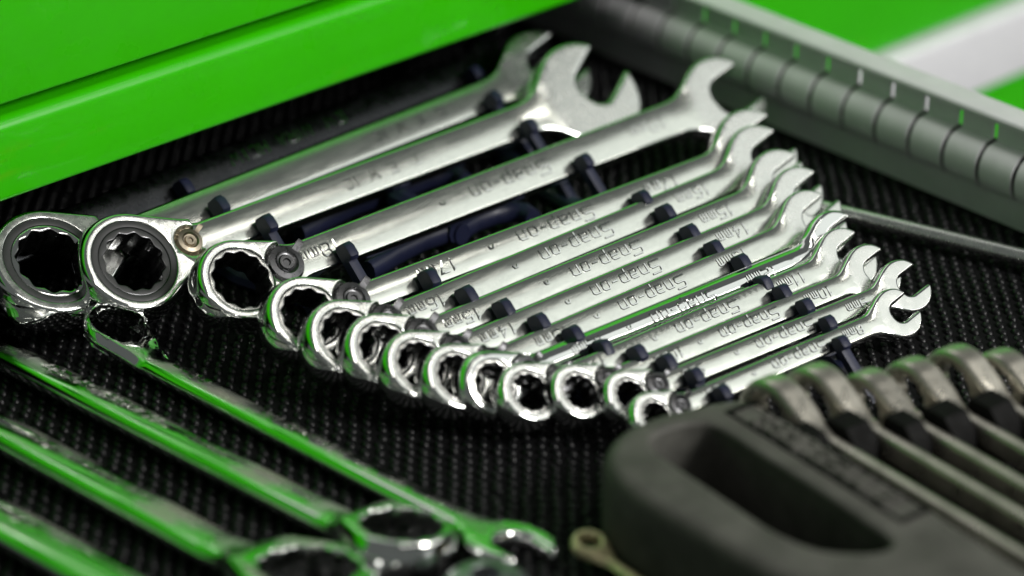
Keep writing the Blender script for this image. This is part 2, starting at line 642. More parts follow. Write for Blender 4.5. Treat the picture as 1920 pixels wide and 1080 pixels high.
def ribbons(text, h, hb, ht, hgt, gap=0.30, slant=0.0, wide=1.0):
    """centred on the origin, reading along +x; returns verts (x, y, z above surface), faces"""
    V, F = [], []
    x = 0.0
    lines = []
    for ch in text:
        w = GW.get(ch, .6)
        for pl in GL.get(ch, []):
            lines.append(np.array([((x + a) * wide + slant * b, b) for a, b in pl]) * h)
        x += w + gap
    W = (x - gap) * h * wide
    for pl in lines:
        pl = pl - np.array([W / 2, h / 2])
        n = len(pl)
        closed = np.linalg.norm(pl[0] - pl[-1]) < 1e-6
        d = np.diff(pl, axis=0)
        d /= np.linalg.norm(d, axis=1)[:, None]
        s = len(V)
        for i in range(n):
            a = d[i - 1] if i > 0 else (d[-1] if closed else d[0])
            b = d[i] if i < n - 1 else (d[0] if closed else d[-1])
            na, nb = np.array([-a[1], a[0]]), np.array([-b[1], b[0]])
            m = na + nb
            m = m / max(np.dot(m, na), 0.45) if np.linalg.norm(m) > 1e-6 else na
            e = np.zeros(2)
            if not closed and i == 0:
                e = -d[0] * ht
            if not closed and i == n - 1:
                e = d[-1] * ht
            for k, z in ((hb, 0), (ht, hgt), (-ht, hgt), (-hb, 0)):
                q = pl[i] + m * k + e * (1.6 if z == 0 else 1)
                V.append((q[0], q[1], z))
        for i in range(n - 1):
            for k in range(3):
                p = s + i * 4 + k
                F.append((p, p + 1, p + 5, p + 4))
        F.append((s, s + 3, s + 2, s + 1))
        p = s + (n - 1) * 4
        F.append((p, p + 1, p + 2, p + 3))
    return np.array(V).reshape(-1, 3), F, W


def stamp(name, text, h, x, y, flip, surf, mat, parent, hb=.34, ht=.2, hgt=.34, rot=0.0, slant=0.0, wide=1.25):
    v, f, w = ribbons(text, h, hb, ht, hgt, slant=slant, wide=wide)
    mi = [0 if abs(v[q[0], 2] - v[q[1], 2]) < 1e-6 and v[q[0], 2] > 0 else 1 for q in f]
    a = rot + (math.pi if flip else 0)
    c, s = math.cos(a), math.sin(a)
    X = x + v[:, 0] * c - v[:, 1] * s
    Y = y + v[:, 0] * s + v[:, 1] * c
    Z = surf(X, Y) + v[:, 2] - 0.02
    o = mk(name, np.stack([X, Y, Z], 1), f, [mat, FLANKSHADE], parent, True, mi)
    return sharp(o, 30)


# ------------------------------------------------------------------ wrenches
def sd_cap(x, y, h, r1, r2):
    b = (r1 - r2) / h
    a = math.sqrt(max(1 - b * b, 1e-6))
    py = np.abs(y)
    k = -b * py + a * x
    l0 = np.hypot(x, y) - r1
    l1 = np.hypot(x - h, y) - r2
    return np.where(k < 0, l0, np.where(k > a * h, l1, a * py + b * x - r1))


def wrench_sdf(L, R, xl, rn, hw0, hw1, Rj, jaw, ang, throat=0.35, flare=1.6):
    ca, sa = math.cos(ang), math.sin(ang)

    def f(x, y):
        hw = hw0 + (hw1 - hw0) * np.clip(x / L, 0, 1)
        beam = np.maximum(np.abs(y) - hw, np.maximum(x - L, -x))
        head = sd_cap(x, y, xl, R, rn)
        d = smin(head, beam, 3.0)
        if Rj:
            d = smin(d, np.hypot(x - L, y) - Rj, hw1 * flare)
            u = (x - L) * ca + y * sa
            v = -(x - L) * sa + y * ca
            rc = jaw * 0.42
            qx, qy = np.abs(v) - (jaw / 2 - rc), (-throat * Rj + rc) - u
            slot = np.hypot(np.maximum(qx, 0), np.maximum(qy, 0)) + np.minimum(np.maximum(qx, qy), 0) - rc
            d = smax(d, -slot, 1.3)
        return d
    return f


def ratchet(label, P, group=None, name='ratchet_wrench'):
    """P: dict of measures in mm, px anchors"""
    z = P['z']
    A, B = at(*P['a'], z), at(*P['b'], z + P.get('dz', 0))
    d = (B - A) / np.linalg.norm(B - A)
    roll = math.radians(P.get('roll', 41))
    tH, tB, tJ = P['tH'], P['tB'], P['tJ']
    m, ex, ey, ez = frame(A, d, roll)
    xh = along(*P['head'], A + ez * (tH - tB) / 2, d)
    xj = along(*P['jaw'], A + ez * (tJ - tB) / 2, d)
    L = xj - xh
    O = A + d * xh - ez * tB / 2
    m.translation = Vector(O * S)
    root = thing(name, label, 'wrench', group, m)
    R, hw0, hw1, Rj = P['R'], P['hw'], P.get('hw1', P['hw'] * 1.06), P['Rj']
    af = P['af']
    Rg = P.get('Rg', af * 0.577 + 0.9)
    lever = P.get('lever', True)
    xl, rl = R * 1.27, R * P.get('rl', 0.47)
    rn = hw0 + 1.6
    f = wrench_sdf(L, R, xl, rn, hw0, hw1, Rj, P['open'], math.radians(P.get('ang', 12)), P.get('throat', .35))
    outer = contour(f, -R - 2, L + Rj + 3, -max(R, Rj) - 3, max(R, Rj) + 3, 0.7, 0.9)
    crown = P.get('crown', 0.55)
    xs = P.get('xs', xl + 0.2 * rl)

    def half(x, y):
        s = x - xs
        if lever:
            s = np.maximum(s, -(np.hypot(x - xl, y) - (rl + 0.55)))
        t = tH + (tB - tH) * sstep(-0.45, 0.45, s)
        t = t + (tJ - tB) * sstep(L - 1.75 * Rj, L - 0.8 * Rj, x)
        mid = sstep(xs, xs + 4, x) * (1 - sstep(L - 1.5 * Rj, L - 0.7 * Rj, x))
        return t / 2 - crown * mid * np.minimum((y / hw0) ** 2, 1.5)
    bend = math.tan(math.radians(P.get('bend', 0)))

    def lift(x):
        return np.maximum(R * 1.5 - x, 0) * bend
    top = lambda x, y: half(x, y) + lift(x)
    bot = lambda x, y: -half(x, y) + lift(x)
    ex_pts = [grid_pts(-R, xl + rl + 3, -R, R, 2.2), grid_pts(xl, L - 1.8 * Rj, -hw1, hw1, 2.6), grid_pts(L - 1.9 * Rj, L + Rj, -Rj, Rj, 1.8)]
    if lever:
        for q in (rl - .1, rl + 0.3, rl + 0.75, rl + 1.15):
            ex_pts.append(circle(q, int(q * 7), xl, 0))
        yy = np.arange(-R, R, 0.7)
        for q in (-.6, -.25, .25, .6):
            ex_pts.append(np.stack([np.full_like(yy, xs + q), yy], 1))
    hr = P.get('Rseal', Rg)
    v, fc, mi = plate([outer, circle(hr + 0.05, 72, cw=True)], [P.get('rr', 1.0), 0.35], top, bot, np.vstack(ex_pts),
                      bulge=lambda x: 0.35 + (tH * .10 - .35) * (1 - sstep(R * .7, R * 1.5, x)))
    fm, em = P.get('mats', (SATIN, POLISH))
    hm = P.get('headmat', FACE)
    cx = v[[q[0] for q in fc], 0]
    mi = [2 if (a == 0 and (x < xs - 1.0 or x > L - 0.95 * Rj)) else a for a, x in zip(mi, cx)]
    mk('body', v, fc, [fm, em, hm], root, True, mi)
    # ratchet ring with twelve points
    zt = tH / 2 - 0.35
    gv, gf, gm = plate([circle(Rg - 0.02, 72), twelve(af)], [0.25, 0.3], lambda x, y: zt + lift(x), lambda x, y: -zt + lift(x), [], K=2)
    sharp(mk('ratchet_ring', gv, gf, [P.get('gearmat', GEAR), P.get('gearedge', DARKSTEEL)], root, True, gm), 30)
    if P.get('Rseal'):
        zs = tH / 2 - 0.15
        sv, sf, sm = plate([circle(hr, 72), circle(Rg + 0.02, 72, cw=True)], [0.3, 0.3], lambda x, y: zs + lift(x), lambda x, y: zs - 2 + lift(x), [], K=2)
        mk('seal_ring', sv, sf, [SEAL, SEAL], root, True, sm)
    if lever:
        lm = P.get('levermat', DARKSTEEL)
        b = MB()
        z0 = tB / 2 - 0.4
        hh = max((tH - tB) / 2, 0.8) + 0.3
        b.lathe([(rl, z0), (rl, z0 + hh * 0.6), (rl * .9, z0 + hh), (rl * .62, z0 + hh + .25), (rl * .5, z0 + hh - .35), (rl * .42, z0 + hh - .4), (rl * .36, z0 + hh + .2), (rl * .2, z0 + hh + .2), (rl * .16, z0 + hh - .4), (0.01, z0 + hh - .4)], (xl, 0, 0), 36)
        o = b.make('reversing_lever', lm, root)
        t = MB()
        a = math.radians(P.get('tab', 30))
        c, s = math.cos(a), math.sin(a)
        wd = rl * 0.17
        pts = [(rl * .7, 0), (rl * 1.05, hh * .5), (rl * 1.35, hh * 1.1)]
        poly = [(rl * .55, z0 + .2), (rl * 1.15, z0 + .3), (rl * 1.5, z0 + hh * .7), (rl * 1.45, z0 + hh + 1.0), (rl * 1.2, z0 + hh + 1.1), (rl * .8, z0 + hh + .2)]
        t.prism(poly, lambda p: (xl + p[0] * c + wd * s, p[0] * s - wd * c, p[1]), lambda p: (xl + p[0] * c - wd * s, p[0] * s + wd * c, p[1]))
        t.make('thumb_tab', lm, o)
    surf = lambda x, y: half(x, y)
    k = P.get('th', 3.4)
    sm = P.get('stampmat', POLISH)
    if P.get('text'):
        x = along(*P['a'], A, d) - xh
        stamp('size_mark', P['text'], k * .85, x, 0, True, surf, sm, root)
        x = along(*P['b'], A, d) - xh
        stamp('size_mark', P['text'], k * .85, x, 0, True, surf, sm, root)
    if P.get('brand'):
        x = along(*P['brand'][1], A, d) - xh
        stamp('brand_mark', P['brand'][0], k, x, 0, True, surf, sm, root)
    return dict(root=root, A=A, d=d, ey=ey, ez=ez, hw=hw0, O=O, xh=xh, tB=tB, L=L)


GRP = 'ratchet wrenches lined up in the navy rack'


def setW(size, a, b, brand, head, jaw, z, hw, **kw):
    P = dict(a=a, b=b, head=head, jaw=jaw, z=z, hw=hw, hw1=hw * 1.08, af=size, R=size * 0.62 + 3.0, Rj=size * 0.80 + 2.2,
             open=size * 0.86, tH=size * 0.42 + 4.6, tB=size * 0.26 + 2.2, tJ=size * 0.30 + 2.6, text='%dmm' % size,
             brand=('*  no-panS'[::-1] if False else 'Snap-on  *', brand), th=min(hw * 0.98, 5.4))
    P.update(kw)
    return P


SETS = [
    (18, setW(18, (600, 472), (1215, 238), (930, 352), (456, 528), (1358, 165), 23, 6.2, th=5.2)),
    (17, setW(17, (820, 505), (1240, 347), (1015, 432), (583, 594), (1405, 225), 21, 4.9)),
    (16, setW(16, (800, 573), (1300, 363), (1055, 464), (650, 622), (1430, 280), 20, 4.8)),
    (15, setW(15, (868, 598), (1345, 402), (1112, 497), (722, 652), (1470, 325), 19, 4.6)),
    (14, setW(14, (935, 625), (1375, 437), (1150, 534), (790, 680), (1512, 365), 18, 4.5)),
    (13, setW(13, (1037, 632), (1375, 485), (1200, 561), (862, 703), (1525, 402), 17, 4.3)),
    (12, setW(12, (1105, 648), (1430, 516), (1260, 585), (930, 722), (1566, 427), 16.2, 4.1, mats=(MIRROR, MIRROR), crown=1.9, rr=1.9, tB=6.6, roll=52, headmat=MIRROR)),
    (11, setW(11, (1110, 688), (1485, 528), (1305, 606), (994, 728), (1592, 478), 15.4, 4.0)),
    (10, setW(10, (1255, 668), (1535, 553), (1385, 616), (1092, 738), (1642, 510), 14.6, 3.7)),
    (9, setW(9, (1300, 697), (1607, 573), (1452, 636), (1186, 742), (1700, 530), 13.8, 3.6)),
    (8, setW(8, (1345, 732), (1600, 623), (1480, 674), (1226, 764), (1686, 583), 13.0, 3.4)),
]
ORD = {18: 'large chrome ratchet wrench stamped 18mm, next below the gap with the blue grip', 12: 'mirror bright ratchet wrench stamped 12mm, shinier than its neighbours'}
W = {}
for size, P in SETS:
    W[size] = ratchet(ORD.get(size, 'satin chrome ratchet wrench stamped %dmm resting in the navy rack' % size), P, GRP)
# the three big ones at the back
big = dict(hw=6.2, tB=8.0, tH=14.0, tJ=9.0, Rj=19, open=18, rr=1.4)
W['b'] = ratchet('big chrome ratchet wrench with a black-lined ring and tan lever, left of the 18mm one',
                 dict(big, a=(560, 380), b=(850, 272), z=25, head=(243, 463), jaw=(1103, 158), R=17.4, af=18.6, Rg=12.2, Rseal=14.6, levermat=TAN, rl=.27,
                      brand=('T  ELWMIC', (720, 328)), gearmat=SEAL, th=3.6, ang=32, xs=26, Rj=21, open=15.5, throat=.12, tJ=11), GRP)
W['c'] = ratchet('widest ringed chrome ratchet wrench, its thick ring half hidden under the green drawer front',
                 dict(big, roll=35, a=(560, 314), b=(800, 220), z=25, head=(90, 467), jaw=(1016, 98), R=19.6, af=21.5, Rg=13.6, Rseal=16.2, lever=False, xs=24,
                      brand=('S  ELWMIC', (770, 236)), gearmat=POLISH, th=3.6, ang=14, Rj=18, tJ=10), GRP)
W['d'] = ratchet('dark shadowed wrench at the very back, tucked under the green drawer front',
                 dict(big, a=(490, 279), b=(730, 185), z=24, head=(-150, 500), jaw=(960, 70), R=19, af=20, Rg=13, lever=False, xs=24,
                      mats=(SHADESTEEL, SHADESTEEL), headmat=SHADESTEEL, brand=('EWMINRA HCIW', (540, 259)), th=4.2, Rj=16), GRP)

# ------------------------------------------------------------------ navy rack
rack = thing('wrench_rack', 'navy blue plastic rack whose hooks hold the row of ratchet wrenches', 'rack')
LEFT = {'d': (330, 345), 'c': (397, 378), 'b': (487, 415), 18: (645, 487), 17: (795, 530), 16: (862, 556), 15: (932, 582), 14: (998, 607), 13: (1065, 637), 12: (1118, 656), 11: (1190, 682), 10: (1247, 702), 9: (1297, 722), 8: (1345, 745)}
RIGHT = {'d': (878, 140), 'c': (915, 185), 'b': (975, 222), 18: (1083, 300), 17: (1190, 368), 16: (1237, 405), 15: (1281, 437), 14: (1327, 470), 13: (1380, 500), 12: (1418, 532), 11: (1460, 563), 10: (1505, 592), 9: (1545, 617), 8: (1568, 650)}


def tooth(w, px, k):
    edge = w['O'] - w['ey'] * w['hw'] + w['ez'] * w['tB'] / 2
    x = along(px[0], px[1], edge, w['d'])
    base = edge + w['d'] * x
    reach = (base[2] + 2.0) / 0.62
    th = 1.7
    poly = [(-reach, .5), (0.2, .5), (3.2 * k, .6), (4.0 * k, 1.6), (3.2 * k, 5.0 * k), (2.0 * k, 5.7 * k), (-1.0 * k, 5.7 * k), (-1.6 * k, 4.6 * k), (-1.3 * k, 3.7 * k), (-reach, 3.7 * k)]
    b = MB()
    P3 = lambda p, s: base + w['ey'] * p[0] + w['ez'] * p[1] + w['d'] * s
    # chamfered slab
    inn = [(p[0] * 1.0, p[1]) for p in poly]
    cx, cy = 0.0, 3.0
    def shrink(p, q=.5):
        if p[0] < -10:
            return p
        return (p[0] - q * np.sign(p[0] - cx) * .6, p[1] - q * np.sign(p[1] - cy) * .6)
    rings = [([shrink(p) for p in poly], -th), (poly, -th + .5), (poly, th - .5), ([shrink(p) for p in poly], th)]
    n = len(poly)
    v = [P3(p, s) for r, s in rings for p in r]
    f = []
    for r in range(3):
        for i in range(n):
            j = (i + 1) % n
            f.append((r * n + i, r * n + j, r * n + n + j, r * n + n + i))
    f.append(tuple(range(n - 1, -1, -1)))
    f.append(tuple(range(3 * n, 4 * n)))
    b.add(v, f)
    b.make('hook', RACKMAT, rack, 40)
    return base


ends = {}
for tab, side in ((LEFT, 0), (RIGHT, 1)):
    pts = []
    for key, px in tab.items():
        k = {'b': 1.25, 'c': 1.25, 'd': 1.25, 18: 1.2}.get(key, 1.0 if key == 'x' else 0.75 + key * 0.03 if not isinstance(key, str) else 1)
        pts.append(tooth(W[key], px, k * (1.1 if side == 0 else 1.0)))
    a, b = pts[0], pts[-1]
    for nm, off in (('rail', 0),):
        r = MB()
        for p, q in zip(pts[:-1], pts[1:]):
            pass
        path = [np.array([p[0], p[1] + 1 - p[2] * .6, 3.0]) for p in pts]
        path[-1][1] -= 4
        r.tube(path, 4.0, 8, 0.7)
        r.make('rail', RACKMAT, rack)
for path in ([(560, 440), (610, 412), (660, 386), (700, 372), (728, 366), (742, 374)], [(738, 366), (760, 352), (800, 336), (832, 329), (858, 331), (874, 344)],
             [(690, 510), (740, 478), (790, 452), (830, 438), (856, 432), (868, 440)], [(866, 432), (890, 416), (930, 402), (962, 398), (984, 401), (1000, 412)]):
    b = MB()
    b.tube([at(x, y, 8) for x, y in path], 3.1, 12, 1.3)
    b.make('grip_bar', RACKMAT, rack)
for p, q in (((742, 372), (862, 434)),):
    b = MB()
    b.tube([at(p[0], p[1], 9), at((p[0] + q[0]) / 2, (p[1] + q[1]) / 2, 8), at(q[0], q[1], 9)], 4.5, 10, 1.0)
    b.make('grip_post', RACKMAT, rack)


# ------------------------------------------------------------------ wrenches lying on the liner in front
def combo(label, a, b, z, head, jaw, R, af, hw, tH, tB, tJ, Rj, op, mats, roll=0, bend=12, ang=12, crown=0.5, rr=1.6, hw1=None, name='combination_wrench', group=None, marks=(), hm=None, flip=False, dz=0, hole=True, throat=.35, skew=0.0, xh=None, xj=None):
    A, B = at(*a, z), at(*b, z + dz)
    d = (B - A) / np.linalg.norm(B - A)
    m, ex, ey, ez = frame(A, d, math.radians(roll))
    if xh is None:
        xh = along(*head, A + ez * (tH - tB) / 2 + np.array([0, 0, math.tan(math.radians(bend)) * R * 1.5]), d)
    if xj is None:
        xj = along(*jaw, A, d)
    L = abs(xj - xh)
    if xj < xh:
        d = -d
        roll = -roll
        skew = -skew
        m, ex, ey, ez = frame(A, d, math.radians(roll))
    O = A + (B - A) / np.linalg.norm(B - A) * xh - ez * tB / 2
    m.translation = Vector(O * S)
    root = thing(name, label, 'wrench', group, m)
    hw1 = hw1 or hw
    f = wrench_sdf(L, R, R * 1.2, hw + 1, hw, hw1, Rj, op, math.radians(ang), throat)
    outer = contour(f, -R - 2, L + Rj + 3, -max(R, Rj) - 3, max(R, Rj) + 3, 0.7, 0.9)
    bt = math.tan(math.radians(bend))

    def half(x, y):
        t = tH + (tB - tH) * sstep(R * .95, R * 1.5, x) + (tJ - tB) * sstep(L - 1.9 * Rj, L - 0.8 * Rj, x)
        mid = sstep(R, R + 6, x) * (1 - sstep(L - 1.6 * Rj, L - 0.8 * Rj, x))
        return t / 2 - crown * mid * np.minimum((y / hw + skew) ** 2, 2.2)

    def lift(x):
        q = R * 1.9 - x
        return bt * np.where(q > 4, q - 2, np.where(q > 0, q * q / 8, 0))
    g = [grid_pts(-R, R * 2.2, -R, R, 2.0), grid_pts(R * 1.5, L - 1.8 * Rj, -max(hw, hw1), max(hw, hw1), 1.8), grid_pts(L - 1.9 * Rj, L + Rj, -Rj, Rj, 1.8)]
    loops = [outer] + ([twelve(af)] if hole else [])
    v, fc, mi = plate(loops, [rr, 0.9], lambda x, y: half(x, y) + lift(x), lambda x, y: -half(x, y) + lift(x), np.vstack(g), K=5, bulge=lambda x: 0.5 + (tH * .12 - .5) * (1 - sstep(R * .7, R * 1.5, x)))
    mk('body', v, fc, [mats[0], mats[1]], root, True, mi)
    surf = lambda x, y: half(x, y) + lift(x)
    for nm, text, px, h, y, fl, mat, sl in marks:
        x = float((along(*px, A, (B - A) / np.linalg.norm(B - A)) - xh) * (1 if xj > xh else -1))
        stamp(nm, text, h, x, y, fl, surf, mat, root, hb=.42, ht=.2, hgt=.36, slant=sl)
    return dict(root=root, O=O, d=d, ey=ey, ez=ez, L=L)


GRPF = 'polished wrenches lying loose on the liner'
combo('slim polished wrench stamped 20mm with a small ring, nearest the rack of ratchet wrenches', (300, 672), (800, 928), 7, (222, 600), (972, 992), 10.6, 17.4, 5.8, 5.6, 6, 6.0, 12.5, 13.5, (SMUDGED, POLISH), bend=15, ang=-8, group=GRPF, crown=1.25, skew=.35, roll=-10,
      marks=[('size_mark', '20mm', (358, 697), 4.2, 1.0, True, FACE, 0), ('maker_mark', 'ITC', (512, 777), 2.6, .6, True, FACE, .1), ('maker_mark', 'NMRAHWICN', (590, 815), 2.8, .8, True, FACE, .1)])
combo('polished wrench with GEARWRENCH lettering and a twelve-point box end toward the camera', (237, 757), (560, 920), 9, (742, 1004), (-70, 585), 14.6, 21.8, 7.3, 15, 7, 7.5, 17, 17, (SMUDGED, POLISH), bend=4, group=GRPF, crown=1.5, skew=.35, rr=1.6, roll=-10,
      marks=[('brand_mark', 'GEARWRENCH', (192, 728), 4.6, 0.2, True, FACE, .2), ('size_mark', '1.8mm', (392, 835), 3.4, .2, True, FACE, 0)])
combo('polished wrench between the GEARWRENCH one and the corner, its large head cut by the frame', (167, 873), (333, 962), 9, (570, 1075), (-330, 620), 19.5, 26, 8.3, 11, 7.5, 8, 20, 20, (SMUDGED, POLISH), bend=6, group=GRPF, crown=1.7, skew=.35, rr=1.8, roll=-10,
      marks=[('maker_mark', 'CHWNMRE EARNMIC', (165, 858), 3.0, .6, True, SMUDGED, 0)])
combo('thick green-reflecting wrench in the bottom left corner of the photo', (0, 951), (133, 1023), 9, (560, 1300), (-380, 760), 21, 27, 9.5, 12, 8, 8, 22, 22, (SMUDGED, POLISH), bend=6, group=GRPF, crown=1.9, skew=.3, rr=2.0, roll=-9,
      marks=[('maker_mark', 'HWNM', (48, 966), 3.0, .6, True, SMUDGED, 0)])
combo('tiny brass-coloured ring wrench pointing away past the bottom edge', (1120, 1030), (1200, 1085), 7, (1100, 1020), (1420, 1240), 5.0, 5.6, 1.4, 4.0, 2.8, 3, 6, 6, (BRASS, BRASS), bend=8, crown=.3, rr=1.0, name='ring_wrench')

# grey rounded socket end peeking in at the bottom edge
p = at(912, 1168, 0)
b = MB()
b.lathe([(12.8, 0), (13, 1), (13, 9), (12.6, 11), (11.6, 13), (9.8, 14.8), (7.2, 16), (4.6, 16.5), (4.2, 16.2), (4.0, 10), (0.01, 10)], p, 40)
tag(b.make('socket', metal('grey_socket_steel', (.30, .32, .33), .32, .5, .1, .2)), 'grey steel socket just peeking in at the bottom edge', 'socket')

# long slim bar on the right
A, B = at(1560, 395, 6), at(1960, 492, 6)
d = (B - A) / np.linalg.norm(B - A)
b = MB()
n = 26
b.tube([A + (B - A) * t - d * 20 * (1 - t) for t in np.linspace(0, 1.25, n)], [2.2] * 2 + [3.1] * (n - 2), 20, .9)
tag(b.make('steel_bar', FACE), 'long slim polished steel bar lying on the liner beside the open jaws', 'bar')

# ------------------------------------------------------------------ charcoal tray with handle (front right)
tray = thing('wrench_tray', 'charcoal plastic wrench tray with a long oval handle opening', 'tray')
ZT = 30.0


def spline(px, z, n=10):
    q = np.array([at(x, y, z)[:2] for x, y in px])
    out = []
    m = len(q)
    for i in range(m):
        p0, p1, p2, p3 = q[i - 1], q[i], q[(i + 1) % m], q[(i + 2) % m]
        for t in np.arange(n) / n:
            out.append(0.5 * ((2 * p1) + (-p0 + p2) * t + (2 * p0 - 5 * p1 + 4 * p2 - p3) * t ** 2 + (-p0 + 3 * p1 - 3 * p2 + p3) * t ** 3))
    return np.array(out)


def ccw(lp, want=True):
    A = 0.5 * np.sum(lp[:, 0] * np.roll(lp[:, 1], -1) - np.roll(lp[:, 0], -1) * lp[:, 1])
    return lp if (A > 0) == want else lp[::-1]


def resample(lp, ds):
    q = np.vstack([lp, lp[:1]])
    cum = np.concatenate([[0], np.cumsum(np.linalg.norm(np.diff(q, axis=0), axis=1))])
    t = np.arange(0, cum[-1] - ds * .5, ds)
    return np.stack([np.interp(t, cum, q[:, 0]), np.interp(t, cum, q[:, 1])], 1)


outer = resample(ccw(spline([(1132, 862), (1140, 826), (1175, 795), (1240, 768), (1320, 750), (1385, 741), (1425, 752), (1520, 806), (1640, 878), (1760, 952), (1880, 1030), (2000, 1110), (1990, 1180), (1840, 1210), (1700, 1185), (1560, 1125), (1440, 1068), (1340, 1012), (1230, 950), (1160, 902)], ZT)), 1.5)
hole = resample(ccw(spline([(1222, 822), (1250, 804), (1300, 793), (1345, 800), (1420, 846), (1520, 908), (1610, 968), (1668, 1010), (1655, 1030), (1600, 1034), (1530, 1026), (1450, 992), (1360, 932), (1270, 872), (1232, 846)], ZT), False), 1.5)
tv, tf, tm = plate([outer, hole], [4.8, 1.7], lambda x, y: np.full_like(x, ZT), lambda x, y: np.full_like(x, 1.0), grid_pts(-160, 60, -330, -100, 5), K=6)
mk('handle', tv, tf, [TRAYMAT, TRAYMAT], tray, True, tm)
# raised lettering panel on the handle
da = at(1690, 938, ZT) - at(1440, 783, ZT)
da /= np.linalg.norm(da)
cen = at(1548, 862, ZT)
ma = math.atan2(da[1], da[0])
fr = MB()
c, s = math.cos(ma), math.sin(ma)
LX, LY = 37.0, 5.6
loc = lambda u, v, z: (cen[0] + u * c - v * s, cen[1] + u * s + v * c, z)
for (u0, u1, v0, v1) in ((-LX, LX, LY - .9, LY), (-LX, LX, -LY, -LY + .9), (-LX, -LX + 1.6, -LY + .9, LY - .9), (LX - 1.6, LX, -LY + .9, LY - .9)):
    fr.prism([(u0, v0), (u1, v0), (u1, v1), (u0, v1)], lambda p: loc(p[0], p[1], ZT - .2), lambda p: loc(p[0], p[1], ZT + .5))
fr.make('label_frame', TABMAT, tray)
v, f, w = ribbons('PITTSBURGH', 6.4, .8, .5, 1.1, gap=.3)
X, Y = -v[:, 0], -v[:, 1]
vv = np.array([loc(a, b_, ZT - .02 + z) for a, b_, z in zip(X, Y, v[:, 2])])
sharp(mk('raised_lettering', vv, f, TRAYMAT, tray), 30)

# the wrenches standing on edge beside the handle
HEADS = [(1462, 712), (1542, 690), (1640, 700), (1722, 678), (1806, 655), (1888, 662), (1965, 640)]
ordn = ['nearest the charcoal handle', 'second from the charcoal handle', 'third from the charcoal handle', 'fourth from the charcoal handle',
        'fifth from the charcoal handle', 'sixth from the charcoal handle, at the right edge', 'seventh from the charcoal handle']
base_dir = at(1900, 992, 26) - at(1640, 838, 26)
base_dir /= np.linalg.norm(base_dir)
HX = []
for i, (hx, hy) in enumerate(HEADS[:6]):
    Rr = [13, 13.2, 11.2, 11.8, 12.8, 11.8][i]
    top = at(hx, hy, 32 + (Rr - 10))
    cz = top[2] - Rr
    O = np.array([top[0], top[1], cz])
    HX.append((O, Rr))
    dd = base_dir.copy()
    dd[2] = 0
    dd /= np.linalg.norm(dd)
    m, ex, ey, ez = frame(O, dd, math.radians(90))
    root = thing('edge_wrench', 'ring wrench on edge in the tray, ' + ordn[i], 'wrench', 'worn wrenches standing on edge in the charcoal tray', m)
    L, hw, tH, tB = 128 - 6 * i, 4.6 - .15 * i, 8.8, 4.0
    fsd = wrench_sdf(L, Rr, Rr * 1.3, hw + 1, hw, hw, Rr + 2, Rr * 1.3, math.radians(12))
    ol = contour(fsd, -Rr - 2, L + Rr + 5, -Rr - 5, Rr + 5, 0.8, 1.1)

    def hf(x, y, Rr=Rr, tH=tH, tB=tB):
        return (tH + (tB - tH) * sstep(Rr * .8, Rr * 1.7, x)) / 2
    v, f, mi = plate([ol, twelve(Rr * 1.25, 120)], [1.8, .5], hf, lambda x, y: -hf(x, y), np.vstack([grid_pts(-Rr, Rr * 2, -Rr, Rr, 2), grid_pts(Rr * 2, L + Rr, -hw - 8, hw + 8, 3)]))
    mk('body', v, f, [WORN, WORN], root, True, mi)
# tray comb and floor
fl = MB()
ec = np.array([math.cos(0), 0, 0])
yv = dd
xv = np.array([-yv[1], yv[0], 0])
if xv[0] < 0:
    xv = -xv
O0 = HX[0][0]
W3 = lambda u, y, z: (O0[0] + xv[0] * u + yv[0] * y, O0[1] + xv[1] * u + yv[1] * y, z)
us = [float((o - O0) @ xv) for o, _ in HX]
ys = [float((o - O0) @ yv) for o, _ in HX]
fl.prism([(-9, 10), (us[-1] + 12, 10 + ys[-1] * .6), (us[-1] + 12, 150), (-9, 150)], lambda p: W3(p[0], p[1], 1.2), lambda p: W3(p[0], p[1], 9))
fl.make('tray_floor', TABMAT, tray)
for i in range(len(us)):
    u1 = us[i] - 2.9
    u0 = (us[i - 1] + 2.9) if i else us[0] - 11
    y0 = ys[i] + 14
    t = MB()
    zt = HX[i][0][2] + 7.2
    poly = [(y0, 8), (y0, zt - 1.5), (y0 + 1.2, zt), (y0 + 9, zt), (y0 + 13, zt - 4), (y0 + 19, 8)]
    t.prism(poly, lambda p: W3(u0, p[0], p[1]), lambda p: W3(u1, p[0], p[1]))
    t.make('slot_tab', TABMAT, tray, 30)

# ------------------------------------------------------------------ drawer: liner, divider, cabinet
lb = MB()
lb.add([(-420, -480, 0), (160.6, -480, 0), (160.6, 330, 0), (-420, 330, 0)], [(0, 1, 2, 3)])
lo = lb.make('drawer_liner', LINERBASE)
lo['kind'] = 'structure'
